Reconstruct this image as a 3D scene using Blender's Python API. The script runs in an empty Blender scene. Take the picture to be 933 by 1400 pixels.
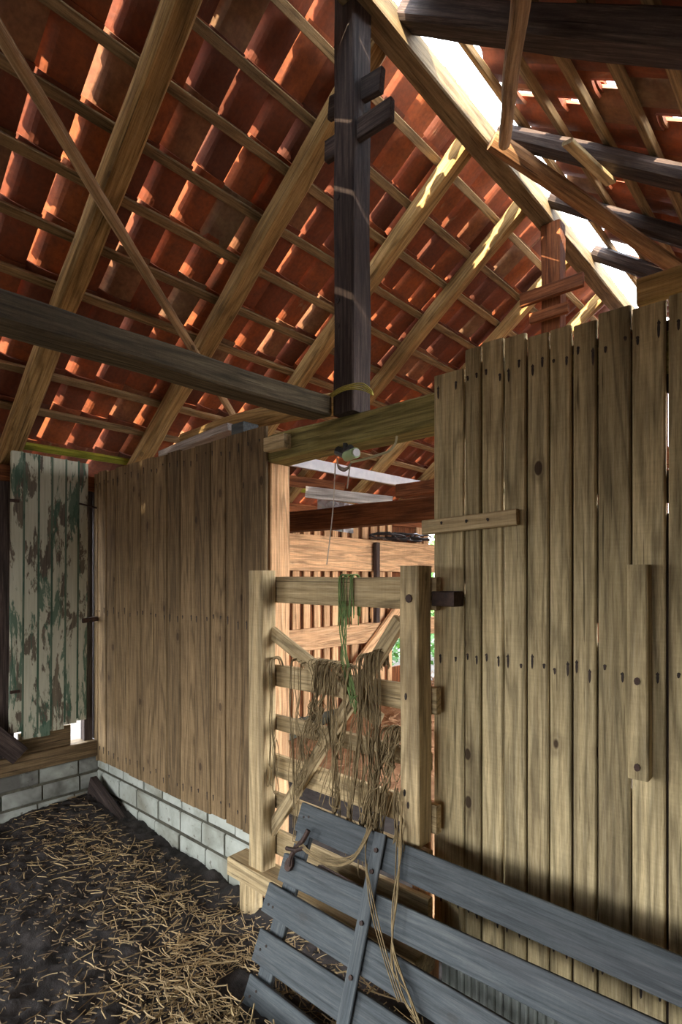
import bpy, math, random
from mathutils import Vector, noise
from math import sin, cos, pi, atan2, sqrt
random.seed(7)
R = random.random
def U(a, b): return a + (b - a) * R()
sc = bpy.context.scene
COL = sc.collection
EYE = 1.6                      # height of the lens above the barn floor

# ------------------------------------------------------------------ camera (17 mm-class shift lens, held level)
CX, F, HY = 466.5, 768.0, 789.0
YAW = atan2(1160 - CX, F)
CA, SA = cos(YAW), sin(YAW)
cam = bpy.data.cameras.new('camera'); co = bpy.data.objects.new('camera', cam); COL.objects.link(co)
co.location = (0, 0, EYE); co.rotation_euler = (pi / 2, 0, YAW)
cam.sensor_fit = 'VERTICAL'; cam.sensor_height = 36; cam.sensor_width = 24
cam.lens = F / 1400 * 36; cam.shift_y = (HY - 700) / 1400; cam.clip_start = .02; cam.clip_end = 300
sc.camera = co
def ray(px, py):
    r = (px - CX) / F
    return Vector((CA * r - SA, SA * r + CA, (HY - py) / F))
def onP(px, py, n, c):         # where a sight line meets the plane n.p = c (metres, origin at the eye)
    d = ray(px, py); return d * (c / d.dot(Vector(n)))
def onY(px, py, Y): return onP(px, py, (0, 1, 0), Y)
def onX(px, py, X): return onP(px, py, (1, 0, 0), X)
def onZ(px, py, Z): return onP(px, py, (0, 0, 1), Z)

# ------------------------------------------------------------------ materials
def nt(name):
    m = bpy.data.materials.new(name); m.use_nodes = True
    t = m.node_tree; t.nodes.clear()
    o = t.nodes.new('ShaderNodeOutputMaterial'); b = t.nodes.new('ShaderNodeBsdfPrincipled')
    t.links.new(b.outputs[0], o.inputs[0])
    return m, t, b
def N(t, kind, **kw):
    n = t.nodes.new('ShaderNode' + kind)
    for k, v in kw.items():
        if k.startswith('i_'): n.inputs[int(k[2:]) if k[2:].isdigit() else k[2:].replace('_', ' ')].default_value = v
        else: setattr(n, k, v)
    return n
def L(t, a, ao, b, bi): t.links.new(a.outputs[ao], b.inputs[bi])
def attr(t, name): return N(t, 'Attribute', attribute_name=name)
def ramp(t, src, so, stops):
    r = N(t, 'ValToRGB'); cr = r.color_ramp
    while len(cr.elements) < len(stops): cr.elements.new(.5)
    for e, (p, c) in zip(cr.elements, stops):
        e.position = p; e.color = (c[0], c[1], c[2], 1) if hasattr(c, '__len__') else (c, c, c, 1)
    L(t, src, so, r, 0); return r
def noi(t, vec, scale, sv=(1, 1, 1), detail=5, rough=.6, dist=0):
    m = N(t, 'Mapping'); m.inputs['Scale'].default_value = sv; L(t, vec, 'Vector' if 'Vector' in vec.outputs else 0, m, 0)
    n = N(t, 'TexNoise'); n.inputs['Scale'].default_value = scale; n.inputs['Detail'].default_value = detail
    n.inputs['Roughness'].default_value = rough; n.inputs['Distortion'].default_value = dist
    L(t, m, 0, n, 0); return n
def mix(t, fac, fo, a, b, mode='MIX'):
    m = N(t, 'MixRGB', blend_type=mode)
    for i, v in ((0, (fac, fo)), (1, a), (2, b)):
        if i == 0 and isinstance(fac, (int, float)): m.inputs[0].default_value = fac; continue
        if isinstance(v, tuple) and hasattr(v[0], 'outputs'): L(t, v[0], v[1], m, i)
        else: m.inputs[i].default_value = (v[0], v[1], v[2], 1)
    return m
def bump(t, b, src, so, s, d=.01):
    n = N(t, 'Bump'); n.inputs['Strength'].default_value = s; n.inputs['Distance'].default_value = d
    L(t, src, so, n, 'Height'); L(t, n, 0, b, 'Normal')
def wood(name, lo, mid, hi, grain=1., knots=.6, var=.5, stain=.5, stainc=(.05, .035, .025), bmp=.5, rough=.85, con=1.):
    m, t, b = nt(name); g = attr(t, 'g'); r = attr(t, 'rnd')
    fine = noi(t, g, 1, (5 * grain, 120 * grain, 120 * grain), 8, .75, .25)
    big = noi(t, g, 1, (.55, 7, 7), 2.5, .5, .5)
    # growth rings
    mm = N(t, 'Math', operation='MULTIPLY', i_1=52.); L(t, big, 0, mm, 0)
    sn = N(t, 'Math', operation='SINE'); L(t, mm, 0, sn, 0)
    ring = N(t, 'MapRange', i_1=-1., i_2=1., i_3=0., i_4=1.); L(t, sn, 0, ring, 0)
    c = ramp(t, fine, 0, [(.28, lo), (.5, mid), (.72, hi)])
    rr = ramp(t, ring, 0, [(0, 1 - .42 * con), (.3, 1 - .06 * con), (1, 1 + .1 * con)])
    c = mix(t, .8, 0, (c, 0), (rr, 0), 'MULTIPLY')
    strk = noi(t, g, 1, (2.6 * grain, 44 * grain, 44 * grain), 8, .78, .5)
    c = mix(t, 1., 0, (c, 0), (ramp(t, strk, 0, [(.3, 1 - .5 * con), (.48, 1 - .05 * con), (.7, 1 + .22 * con)]), 0), 'MULTIPLY')
    crk = noi(t, g, 1, (2.4, 110, 110), 3, .55, .15)
    c = mix(t, ramp(t, crk, 0, [(.30, .75 * con), (.36, 0)]), 0, (c, 0), tuple(v * .3 for v in lo))
    saw = noi(t, g, 1, (150, 5, 5), 2, .6, .3)
    c = mix(t, .25 * con, 0, (c, 0), (ramp(t, saw, 0, [(.35, .8), (.65, 1.12)]), 0), 'MULTIPLY')
    st = noi(t, g, 1, (1.6, 6, 6), 7, .72, .5)
    sr = ramp(t, st, 0, [(.52, 0.), (.75, stain)])
    c = mix(t, sr, 0, (c, 0), stainc)
    if knots:
        mp = N(t, 'Mapping'); mp.inputs['Scale'].default_value = (3.6, 6.5, 6.5); L(t, g, 'Vector', mp, 0)
        vo = N(t, 'TexVoronoi', i_Scale=1.); L(t, mp, 0, vo, 0)
        kr = ramp(t, vo, 'Distance', [(0, knots), (.075, knots), (.095, .25 * knots), (.13, .35 * knots), (.2, 0)])
        c = mix(t, kr, 0, (c, 0), (.045, .026, .014))
    vr = N(t, 'MapRange', i_1=0., i_2=1., i_3=1 - var * .5, i_4=1 + var * .42); L(t, r, 'Fac', vr, 0)
    cc = N(t, 'CombineXYZ')
    for i in range(3): L(t, vr, 0, cc, i)
    c = mix(t, 1., 0, (c, 0), (cc, 0), 'MULTIPLY')
    L(t, c, 0, b, 'Base Color'); b.inputs['Roughness'].default_value = rough
    b.inputs['Specular IOR Level'].default_value = .25
    bump(t, b, strk, 0, bmp, .006)
    return m
M = {}
M['rafter'] = wood('hewn rafter wood', (.14, .078, .028), (.40, .25, .095), (.60, .41, .19), .7, .5, .3, .5, bmp=.8)
M['ridge'] = wood('weathered ridge wood', (.11, .075, .035), (.235, .17, .09), (.34, .26, .15), .8, .4, .3, .4)
M['rafter_far'] = wood('pale rafter wood', (.22, .12, .045), (.44, .28, .11), (.58, .40, .19), .8, .4, .3, .3)
M['dark'] = wood('smoke-dark wood', (.018, .013, .012), (.06, .042, .036), (.14, .105, .085), .8, .3, .4, .5, (.012, .01, .01), .9)
M['greybeam'] = wood('grey brown beam wood', (.045, .036, .022), (.125, .095, .055), (.24, .19, .115), .8, .4, .4, .6, (.03, .025, .02), .8)
M['tie'] = wood('mossy tie beam wood', (.10, .08, .03), (.30, .25, .085), (.46, .38, .16), .7, .5, .3, .6, (.035, .026, .014), .7)
M['rust'] = wood('red brown old wood', (.07, .022, .009), (.20, .065, .022), (.33, .13, .05), .8, .3, .4, .5, (.04, .015, .008), .7)
M['batten'] = wood('roof batten wood', (.12, .072, .032), (.29, .19, .09), (.42, .29, .145), 1, .35, .5, .4)
M['board_l'] = wood('brown plank wood', (.105, .068, .033), (.235, .158, .078), (.345, .245, .13), 1, .75, .6, .55, (.075, .05, .028))
M['board_r'] = wood('weathered plank wood', (.205, .155, .078), (.43, .345, .185), (.60, .50, .30), 1, .95, .55, .5, (.13, .085, .045))
M['gate'] = wood('pale gate wood', (.25, .175, .085), (.48, .365, .195), (.64, .52, .31), .9, .55, .35, .4, (.13, .08, .035))
M['sunny'] = wood('sunlit orange wood', (.36, .19, .09), (.62, .36, .18), (.76, .51, .29), .9, .3, .45, .3, (.2, .09, .04))  # sunlit look of the rear bay put into the base colour
M['slat'] = wood('blue grey painted slat', (.036, .043, .048), (.082, .095, .10), (.14, .15, .147), .8, .2, .25, .6, (.075, .075, .08), con=.45)
M['greyplank'] = wood('silver grey plank', (.20, .175, .15), (.42, .37, .33), (.60, .55, .50), .9, .2, .3, .4, (.15, .11, .08))
M['pole'] = wood('barked pole wood', (.17, .10, .045), (.42, .28, .15), (.60, .45, .27), .5, .8, .2, .5, (.09, .045, .022), .9)
M['polered'] = wood('red barked pole', (.10, .045, .02), (.30, .15, .065), (.46, .27, .13), .5, .8, .2, .5, (.07, .03, .015), .9)
M['moss_lit'] = wood('mossy green-lit plank', (.10, .12, .01), (.30, .32, .03), (.46, .44, .07), .7, .0, .2, .5, (.12, .08, .02))  # moss, with green outside light at the eave put into its colour

def tile_mat():
    m, t, b = nt('terracotta tile'); g = attr(t, 'g'); r = attr(t, 'rnd')
    base = ramp(t, r, 'Fac', [(0, (.10, .024, .009)), (.3, (.20, .044, .013)), (.62, (.31, .07, .017)), (.88, (.40, .105, .027)), (1, (.24, .16, .085))])
    n1 = noi(t, g, 9, (1, 1, 1), 5, .65, .3)
    c = mix(t, ramp(t, n1, 0, [(.35, 0), (.7, .75)]), 0, (base, 0), (.13, .045, .025))
    n2 = noi(t, g, 7, (.3, 2.2, 1), 6, .7, 1.2)
    c = mix(t, ramp(t, n2, 0, [(.62, 0), (.72, .5)]), 0, (c, 0), (.40, .29, .17))
    n3 = noi(t, g, 45, (1, 1, 1), 3, .6)
    c = mix(t, .55, 0, (c, 0), (ramp(t, n3, 0, [(.3, .55), (.65, 1.15)]), 0), 'MULTIPLY')
    L(t, c, 0, b, 'Base Color'); b.inputs['Roughness'].default_value = .75
    bump(t, b, n3, 0, .35, .004); return m
M['tile'] = tile_mat()
def block_mat(dirt=0.):
    m, t, b = nt('limewashed block'); g = attr(t, 'g'); r = attr(t, 'rnd')
    n1 = noi(t, g, 5, (1, 1, 1), 6, .65, .4)
    c = ramp(t, n1, 0, [(.25, (.20, .21, .165)), (.5, (.42, .445, .385)), (.75, (.54, .57, .51))])
    n2 = noi(t, g, 26, (1, 1, 1), 3, .6)
    c = mix(t, ramp(t, n2, 0, [(.63, 0), (.72, .8)]), 0, (c, 0), (.10, .085, .06))
    n4 = noi(t, g, 2.2, (1, 1, 1), 4, .6, .5)
    c = mix(t, ramp(t, n4, 0, [(.5 - dirt, 0), (.72 - dirt, .8)]), 0, (c, 0), (.16 - dirt, .15 - dirt, .10 - dirt * .6))
    L(t, c, 0, b, 'Base Color'); b.inputs['Roughness'].default_value = .9; bump(t, b, n1, 0, .5, .01); return m
M['block'] = block_mat(); M['block2'] = block_mat(.11)
def flat(name, c1, c2, scale=12, rough=.9, bm=.4, metal=0, sv=(1, 1, 1)):
    m, t, b = nt(name); g = attr(t, 'g'); r = attr(t, 'rnd')
    n = noi(t, g, scale, sv, 5, .65, .2)
    c = ramp(t, n, 0, [(.3, c1), (.7, c2)])
    vr = ramp(t, r, 'Fac', [(0, .6), (1, 1.25)])
    c = mix(t, .8, 0, (c, 0), (vr, 0), 'MULTIPLY')
    L(t, c, 0, b, 'Base Color'); b.inputs['Roughness'].default_value = rough; b.inputs['Metallic'].default_value = metal
    bump(t, b, n, 0, bm, .01); return m
M['mortar'] = flat('dark mortar', (.035, .032, .022), (.12, .115, .08))
M['soil'] = flat('trodden dung earth', (.011, .0095, .009), (.055, .044, .037), 14, .95, 1.)
M['straw'] = flat('straw', (.20, .125, .05), (.50, .37, .175), 8, .7)
M['hay2'] = flat('dark chaff', (.07, .047, .026), (.24, .165, .085), 10, .9)
M['hay'] = flat('dry hay', (.20, .085, .035), (.46, .25, .12), 10, .9)
M['twine'] = flat('baling twine', (.12, .082, .035), (.33, .245, .12), 30, .9)
M['gtwine'] = flat('green twine', (.06, .12, .025), (.20, .29, .08), 30, .7)
M['ytwine'] = flat('yellow twine', (.42, .36, .05), (.62, .52, .12), 30, .6)
M['cord'] = flat('grey cord', (.20, .16, .12), (.35, .29, .22), 30, .7)
M['cable'] = flat('pale cable', (.40, .37, .22), (.55, .5, .32), 30, .5)
M['iron'] = flat('rusty iron', (.022, .014, .011), (.085, .045, .03), 40, .7, .6, .3)
M['nail'] = flat('nail rust stain', (.012, .009, .008), (.05, .03, .02), 40, .8)
M['blackp'] = flat('black plastic', (.012, .013, .014), (.03, .032, .034), 20, .4)
M['greenp'] = flat('pale green ceramic', (.28, .40, .20), (.42, .54, .30), 10, .35)
M['tarp'] = flat('grey sheet', (.32, .33, .36), (.55, .55, .56), 6, .6)
M['blue'] = flat('blue plastic', (.02, .10, .5), (.04, .2, .75), 6, .4)
M['white'] = flat('white foam', (.62, .62, .66), (.85, .84, .84), 8, .8)
M['grass'] = flat('grass outside', (.05, .13, .015), (.17, .30, .05), 6, .9)
M['yard'] = flat('dry earth yard', (.05, .042, .034), (.11, .092, .072), 3, .9)
M['leaf'] = flat('green leaves', (.02, .075, .006), (.055, .16, .018), 6, .6)
M['conc'] = flat('grey corrugated sheet', (.24, .26, .23), (.42, .45, .41), 9, .8)
def door_mat():
    m, t, b = nt('peeling green and white paint'); g = attr(t, 'g')
    n1 = noi(t, g, 1, (3.2, 11, 11), 8, .68, .35)
    n2 = noi(t, g, 1, (1.7, 9, 9), 8, .7, .5)
    n3 = noi(t, g, 1, (4, 80, 80), 5, .6)
    wd = ramp(t, n3, 0, [(.3, (.07, .055, .04)), (.7, (.20, .165, .11))])
    wh = ramp(t, n3, 0, [(.25, (.42, .42, .30)), (.7, (.58, .57, .43))])
    c = mix(t, ramp(t, n1, 0, [(.44, 0), (.47, 1)]), 0, (wd, 0), (wh, 0))
    c = mix(t, ramp(t, n2, 0, [(.54, 0), (.565, .85)]), 0, (c, 0), (.045, .12, .075))
    r = attr(t, 'rnd')
    c = mix(t, ramp(t, r, 'Fac', [(.0, 0), (.85, 0), (.9, .85)]), 0, (c, 0), (.03, .085, .05))
    L(t, c, 0, b, 'Base Color'); b.inputs['Roughness'].default_value = .7
    bump(t, b, n1, 0, .5, .006); return m
M['door'] = door_mat()

# ------------------------------------------------------------------ mesh building (coordinates in metres from the eye)
class MB:
    def __init__(s): s.v = []; s.f = []; s.g = []; s.r = []; s.m = []; s.mats = []
    def mi(s, mat):
        if mat not in s.mats: s.mats.append(mat)
        return s.mats.index(mat)
    def add(s, vs, gs, fs, mat, rnd=None):
        b = len(s.v); k = s.mi(mat); rnd = R() if rnd is None else rnd
        s.v += [tuple(x) for x in vs]; s.g += [tuple(x) for x in gs]; s.r += [rnd] * len(vs)
        for f in fs: s.f.append(tuple(b + i for i in f)); s.m.append(k)
    def sweep(s, path, sect, mat, side=None, wob=0, wf=3., rnd=None, taper=None, smooth=False):
        path = [Vector(p) for p in path]; off = Vector((U(-50, 50), U(-50, 50), U(-50, 50)))
        n = len(sect); vs = []; gs = []; run = 0
        d0 = (path[-1] - path[0]).normalized()
        ref = Vector(side) if side is not None else (Vector((0, 0, 1)) if abs(d0.z) < .9 else Vector((1, 0, 0))).cross(d0)
        for i, p in enumerate(path):
            d = (path[min(i + 1, len(path) - 1)] - path[max(i - 1, 0)]).normalized()
            a = (ref - d * ref.dot(d)).normalized(); b = d.cross(a)
            if i: run += (p - path[i - 1]).length
            k = taper(i / max(1, len(path) - 1)) if taper else 1
            for (u, w) in sect:
                if wob:
                    q = noise.noise(Vector((run * wf, u * 9, w * 9)) + off); q2 = noise.noise(Vector((run * wf * .6, 7.7, 0)) + off)
                    q3 = noise.noise(Vector((run * wf * .6, 0, 9.1)) + off)
                    uu = u * k * (1 + q * wob / .05) + q2 * wob; ww = w * k * (1 + q * wob / .05) + q3 * wob
                else: uu, ww = u * k, w * k
                vs.append(p + a * uu + b * ww); gs.append(Vector((run, u, w)) + off)
        fs = []
        for i in range(len(path) - 1):
            for j in range(n):
                j2 = (j + 1) % n
                fs.append((i * n + j, i * n + j2, (i + 1) * n + j2, (i + 1) * n + j))
        fs.append(tuple(range(n - 1, -1, -1))); fs.append(tuple(range((len(path) - 1) * n, len(path) * n)))
        s.add(vs, gs, fs, mat, rnd)
    def bar(s, p0, p1, w, h, mat, side=None, wob=0, cham=.003, seg=None, rnd=None, wf=3.):
        p0, p1 = Vector(p0), Vector(p1); ln = (p1 - p0).length
        seg = seg or (max(1, int(ln / .09)) if wob else 1)
        c = min(cham, w * .45, h * .45); x, y = w / 2, h / 2
        sect = [(-x + c, -y), (x - c, -y), (x, -y + c), (x, y - c), (x - c, y), (-x + c, y), (-x, y - c), (-x, -y + c)]
        s.sweep([p0.lerp(p1, i / seg) for i in range(seg + 1)], sect, mat, side, wob, wf, rnd)
    def box(s, a, b, mat, ax=2, cham=.003, wob=0, rnd=None, seg=None):   # axis-aligned, grain along ax
        a, b = Vector(a), Vector(b); c = (a + b) / 2; p0 = c.copy(); p1 = c.copy(); p0[ax] = a[ax]; p1[ax] = b[ax]
        o = [(1, 2), (0, 2), (0, 1)][ax]; e = Vector((0, 0, 0)); e[o[0]] = 1
        # sweep: first section axis = side, second = d x side
        s.bar(p0, p1, abs(b[o[0]] - a[o[0]]), abs(b[o[1]] - a[o[1]]), mat, e, wob, cham, seg, rnd)
    def tube(s, path, r, mat, n=6, wob=0, rnd=None, taper=None, wf=3.):
        s.sweep(path, [(r * cos(2 * pi * i / n), r * sin(2 * pi * i / n)) for i in range(n)], mat, None, wob, wf, rnd, taper)
    def disc(s, c, ax, up, rx, ry, th, mat, n=8, rnd=None):              # small flat lozenge with thickness
        c = Vector(c); ax = Vector(ax).normalized(); up = Vector(up).normalized(); sd = ax.cross(up); vs = []; gs = []
        off = Vector((U(-9, 9), U(-9, 9), 0))
        for k in (0, 1):
            for i in range(n):
                q = 2 * pi * i / n; p = c + sd * (rx * cos(q)) + up * (ry * sin(q)) + ax * (th * k)
                vs.append(p); gs.append(p + off)
        fs = [tuple(range(n, 2 * n)), tuple(range(n - 1, -1, -1))] + [(i, (i + 1) % n, n + (i + 1) % n, n + i) for i in range(n)]
        s.add(vs, gs, fs, mat, rnd)
    def build(s, name, parent=None, smooth=False):
        lo = [min(v[i] for v in s.v) for i in range(3)]; hi = [max(v[i] for v in s.v) for i in range(3)]
        o0 = Vector(((lo[0] + hi[0]) / 2, (lo[1] + hi[1]) / 2, lo[2]))
        me = bpy.data.meshes.new(name)
        me.from_pydata([tuple(Vector(v) - o0) for v in s.v], [], s.f)
        for m in s.mats: me.materials.append(m)
        me.polygons.foreach_set('material_index', s.m)
        a = me.attributes.new('g', 'FLOAT_VECTOR', 'POINT'); a.data.foreach_set('vector', [c for g in s.g for c in g])
        a = me.attributes.new('rnd', 'FLOAT', 'POINT'); a.data.foreach_set('value', s.r)
        if smooth: me.polygons.foreach_set('use_smooth', [True] * len(me.polygons))
        me.update()
        ob = bpy.data.objects.new(name, me); COL.objects.link(ob)
        w = o0 + Vector((0, 0, EYE))
        if parent is not None:
            ob.parent = parent; ob.location = w - parent_world(parent)
        else: ob.location = w
        return ob
def parent_world(p):
    w = Vector((0, 0, 0))
    while p is not None: w += p.location; p = p.parent
    return w
def tag(o, label, cat, group=None, kind=None):
    o['label'] = label; o['category'] = cat; o['kind'] = kind or 'thing'
    if group: o['group'] = group
    return o
def struct(o, label=None):
    o['kind'] = 'structure'
    if label: o['label'] = label
    return o
def empty(name, p):
    o = bpy.data.objects.new(name, None); COL.objects.link(o); o.location = Vector(p) + Vector((0, 0, EYE)); o.empty_display_size = .1
    return o
def one(name, mat_fn, label, cat, group=None, parent=None, smooth=False):
    b = MB(); mat_fn(b); o = b.build(name, parent, smooth)
    if label: tag(o, label, cat, group)
    return o

# ------------------------------------------------------------------ main planes
D = 1.77                       # face of the plank partition
XL = -3.95                     # left eave wall
YB, YF = 6.25, -3.0            # far gable, wall behind the viewer
GZ = -1.58
SL = .75
def rafL(x, o=0): return 3.7125 + SL * x + o
def rafR(x, o=0): return 1.375 - SL * x + o
XR = .95                       # right eave wall
SV = {'L': Vector((.8, 0, .6)), 'R': Vector((-.8, 0, .6))}
NV = {'L': Vector((-.6, 0, .8)), 'R': Vector((.6, 0, .8))}
def roofp(side, x, y, n=0.): return Vector((x, y, rafL(x) if side == 'L' else rafR(x))) + NV[side] * n

# ------------------------------------------------------------------ floor
def ground_z(x, y):
    z = GZ + .02 * noise.noise(Vector((x * 2.2, y * 2.2, 0)))
    z += .10 * max(0, 1 - ((x + 3.75) ** 2 + (y - 1.6) ** 2) ** .5 / .9)
    z += .022 * noise.noise(Vector((x * 9, y * 9, 3))) + .016 * noise.noise(Vector((x * 27, y * 27, 8)))
    return z
def grid(b, x0, x1, y0, y1, st, zf, mat):
    nx = max(1, int((x1 - x0) / st)); ny = max(1, int((y1 - y0) / st)); vs = []
    for j in range(ny + 1):
        for i in range(nx + 1):
            x = x0 + (x1 - x0) * i / nx; y = y0 + (y1 - y0) * j / ny; vs.append((x, y, zf(x, y)))
    fs = [(j * (nx + 1) + i, j * (nx + 1) + i + 1, (j + 1) * (nx + 1) + i + 1, (j + 1) * (nx + 1) + i) for j in range(ny) for i in range(nx)]
    b.add(vs, vs, fs, mat, .5)
b = MB(); grid(b, -4.0, .2, .2, 2.0, .016, ground_z, M['soil'])
grid(b, -4.05, 1.1, -3.2, .2, .12, lambda x, y: GZ, M['soil']); grid(b, .2, 1.1, .2, 2., .12, lambda x, y: GZ, M['soil'])
grid(b, -4.05, 1.1, 2.0, 6.4, .12, lambda x, y: GZ, M['soil'])
struct(b.build('floor', smooth=True), 'dark trodden earth floor of the barn')
b = MB()
for x0, x1, y0, y1 in ((-60, -4.05, -60, 60), (1.1, 60, -60, 60), (-4.05, 1.1, -60, -3.2), (-4.05, 1.1, 6.4, 60)):
    grid(b, x0, x1, y0, y1, 6, lambda x, y: GZ - .03, M['yard'])
struct(b.build('ground_outside'))

def straw(b, n, area, mat, lo=.03, hi=.13, wd=.0028, zf=ground_z, lift=.012, tilt=.16):
    k = 0
    while k < n:
        x, y = area()
        ln = U(lo, hi) * (.5 + R()); a = U(0, pi); dz = U(-tilt, tilt) * ln; cv = U(-.12, .12) * ln
        dx, dy = cos(a), sin(a); z = zf(x, y) + U(0, lift) + abs(dz) * .5 + .003
        w = wd * U(.55, 1.2); vs = []; gs = []
        for i in range(4):
            q = i / 3 - .5; c = cv * (1 - 4 * q * q)
            px, py, pz = x + dx * ln * q - dy * c, y + dy * ln * q + dx * c, z + dz * q
            if px > -1.8 and py < 1.65 and abs(py - (2.0025 + .435 * pz)) < .06: break
            if px < -3.1 and py > 1.66: break
            if px > 1. or py > 6.1 or px < XL + .05: break
            vs += [(px - dy * w, py + dx * w, pz), (px + dy * w, py - dx * w, pz), (px, py, pz + w * 1.1)]
        if len(vs) < 12: continue
        fs = []
        for i in range(3):
            p = i * 3
            fs += [(p, p + 1, p + 4, p + 3), (p + 1, p + 2, p + 5, p + 4), (p + 2, p, p + 3, p + 5)]
        off = Vector((R() * 9, R() * 9, 0))
        b.add(vs, [Vector(v) + off for v in vs], fs, mat); k += 1
b = MB()
def near_wall_ok(x, y): return -3.88 < x < .0 and .25 < y < 1.70
def a_uni():
    while 1:
        x, y = U(-3.85, -.2), U(.3, 1.70)
        if near_wall_ok(x, y) and R() < .35 + .65 * max(0, noise.noise(Vector((x * 3, y * 3, 5))) + .25): return x, y
def blob(cx, cy, sx, sy):
    def f():
        while 1:
            x, y = random.gauss(cx, sx), random.gauss(cy, sy)
            if near_wall_ok(x, y): return x, y
    return f
straw(b, 750, a_uni, M['straw'], .012, .07, .0022)
straw(b, 3600, a_uni, M['hay2'], .008, .04, .003)
straw(b, 700, a_uni, M['straw'], .006, .03, .0017)
straw(b, 300, blob(-3.2, 1.42, .28, .16), M['straw'], .02, .12, .0024)
straw(b, 220, blob(-2.45, 1.42, .2, .12), M['straw'], .02, .12, .0024)
straw(b, 1000, blob(-1.75, 1.25, .24, .2), M['straw'], .015, .10, .0024, lift=.04)
straw(b, 900, blob(-1.1, 1.25, .35, .2), M['straw'], lift=.06)
tag(b.build('straw_litter'), 'loose pale straw scattered over the dark earth floor', 'straw', kind='stuff')

# ------------------------------------------------------------------ block plinths
def plinth(b, axis, fixed, t0, t1, z0, z1, ch, bl, inward, thick=.16, mat='block'):
    # mortar core set back, blocks proud of it
    def P(t, d, z): return Vector((t, fixed - inward * d, z)) if axis == 0 else Vector((fixed - inward * d, t, z))
    def slab(ta, tb, za, zb, d0, d1, mat, ch_=.004):
        a, c = P(ta, d0, za), P(tb, d1, zb)
        b.box([min(a[i], c[i]) for i in range(3)], [max(a[i], c[i]) for i in range(3)], mat, axis, ch_, seg=1)
    slab(t0, t1, z0, z1, .009, thick, M['mortar'])
    z = z1; row = 0
    while z > z0 + .02:
        t = t0 - (bl * .5 if row % 2 else U(.0, .03))
        while t < t1 - .01:
            ln = bl * U(.82, 1.12); a, c = max(t, t0), min(t + ln, t1); t += ln
            if c - a < .02: continue
            slab(a + .0065, c - .0065, max(z - ch + .0075, z0), z - .0075 - U(0, .003), U(-.004, .004), .10, M[mat], .008)
        z -= ch; row += 1
b = MB()
plinth(b, 0, D + .012, -3.97, -2.165, -1.75, -1.21, .135, .245, -1)
struct(b.build('wall_partition_plinth'), 'whitewashed block plinth under the plank partition')
b = MB()
plinth(b, 1, XL + .04, YF, D + .02, -1.75, -1.245, .112, .25, 1, .16, 'block2')
struct(b.build('wall_left_plinth'), 'limewashed block plinth under the small door')
b = MB()
b.box((-1.12, D + .03, -1.7), (.95, D + .15, -1.26), M['conc'], 0)
for i in range(64): b.box((-1.1 + i * .03, D + .022, -1.7), (-1.085 + i * .03, D + .034, -1.27), M['conc'], 2, .004, rnd=.6)
struct(b.build('wall_right_plinth'), 'grey ribbed plinth behind the slatted panel')

# ------------------------------------------------------------------ plank partitions
def nailmark(b, x, z, y, drip=None):
    b.disc((x, y, z), (0, -1, 0), (0, 0, 1), .0045, .0045, .0022, M['nail'], 8)
    d = drip if drip is not None else U(.006, .026)
    b.disc((x + U(-.001, .001), y, z - d * .6), (0, -1, 0), (0, 0, 1), .0038, d, .0011, M['nail'], 8)
def planks(seams, ztop, zbot, mat, y0, nails, gap=.0035, th=.021, cracks={}):
    b = MB()
    for i in range(1, len(seams) - 1):          # added dark strips blocking light behind seams, left out where daylight shows
        zz = zbot + .02; top = (min(ztop[i], ztop[i - 1]) if hasattr(ztop, '__len__') else ztop) - .05
        for (z0, z1) in sorted(cracks.get(i, [])) + [(top, top)]:
            if z0 > zz: b.box((seams[i] - .018, y0 + th + .004, zz), (seams[i] + .018, y0 + th + .012, z0), M['dark'], 2)
            zz = z1
    for i in range(len(seams) - 1):
        a, c = seams[i], seams[i + 1]; y = y0 + U(-.003, .003)
        g0, g1 = gap * U(.5, 1.1), gap * U(.5, 1.1)
        zt = ztop[i] if hasattr(ztop, '__len__') else ztop + U(-.008, .008)
        zb = zbot + U(-.012, .006)
        b.box((a + g0, y, zb), (c - g1, y + th, zt), mat, 2, .0045)
        w = c - a
        for nz in nails:
            for q in ((.22, .78) if w > .05 else (.5,)):
                nailmark(b, a + w * (q + U(-.07, .07)), nz + U(-.018, .018), y - .0005, U(.004, .03) if nz > 0 else None)
    return b
sl = [onY(x, 800, D).x for x in (134, 145, 157.5, 175, 192, 210, 228, 246, 266, 288, 308, 331)]
sl = [-3.94] + sl + [-2.088]
b = planks(sl, .725, -1.272, M['board_l'], D, (.66, -.22, -1.18))
struct(b.build('wall_back'), 'brown vertical plank partition on a block plinth')
sr = [-1.142, onY(634.5, 700, D).x, onY(658, 700, D).x, onY(689, 700, D).x, onY(720, 700, D).x, onY(751, 700, D).x, onY(782, 700, D).x,
      onY(816, 700, D).x, onY(863, 700, D).x, onY(912, 700, D).x]
tops = [.742, .802, .808, .80, .782, .783, .776, .790, .775, .782]
x = sr[-1]
while x < XR - .02:
    x = min(XR, x + U(.095, .13)); sr.append(x)
while len(tops) < len(sr): tops.append(.78 + U(-.01, .01))
b = planks(sr, tops, -1.30, M['board_r'], D, (.70, -.275, -1.16), .004, .021, {1: [(.22, .50), (-.06, -.02)], 3: [(.21, .28), (.3, .33)], 7: [(.22, .25), (-.2, -.14)], 8: [(-.62, -.55)], 9: [(.30, .52), (.18, .21)]})
# the open cracks between a few boards: narrow those boards by rebuilding the seam wider
struct(b.build('wall_right'), 'tall weathered plank partition with nail rows')
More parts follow.
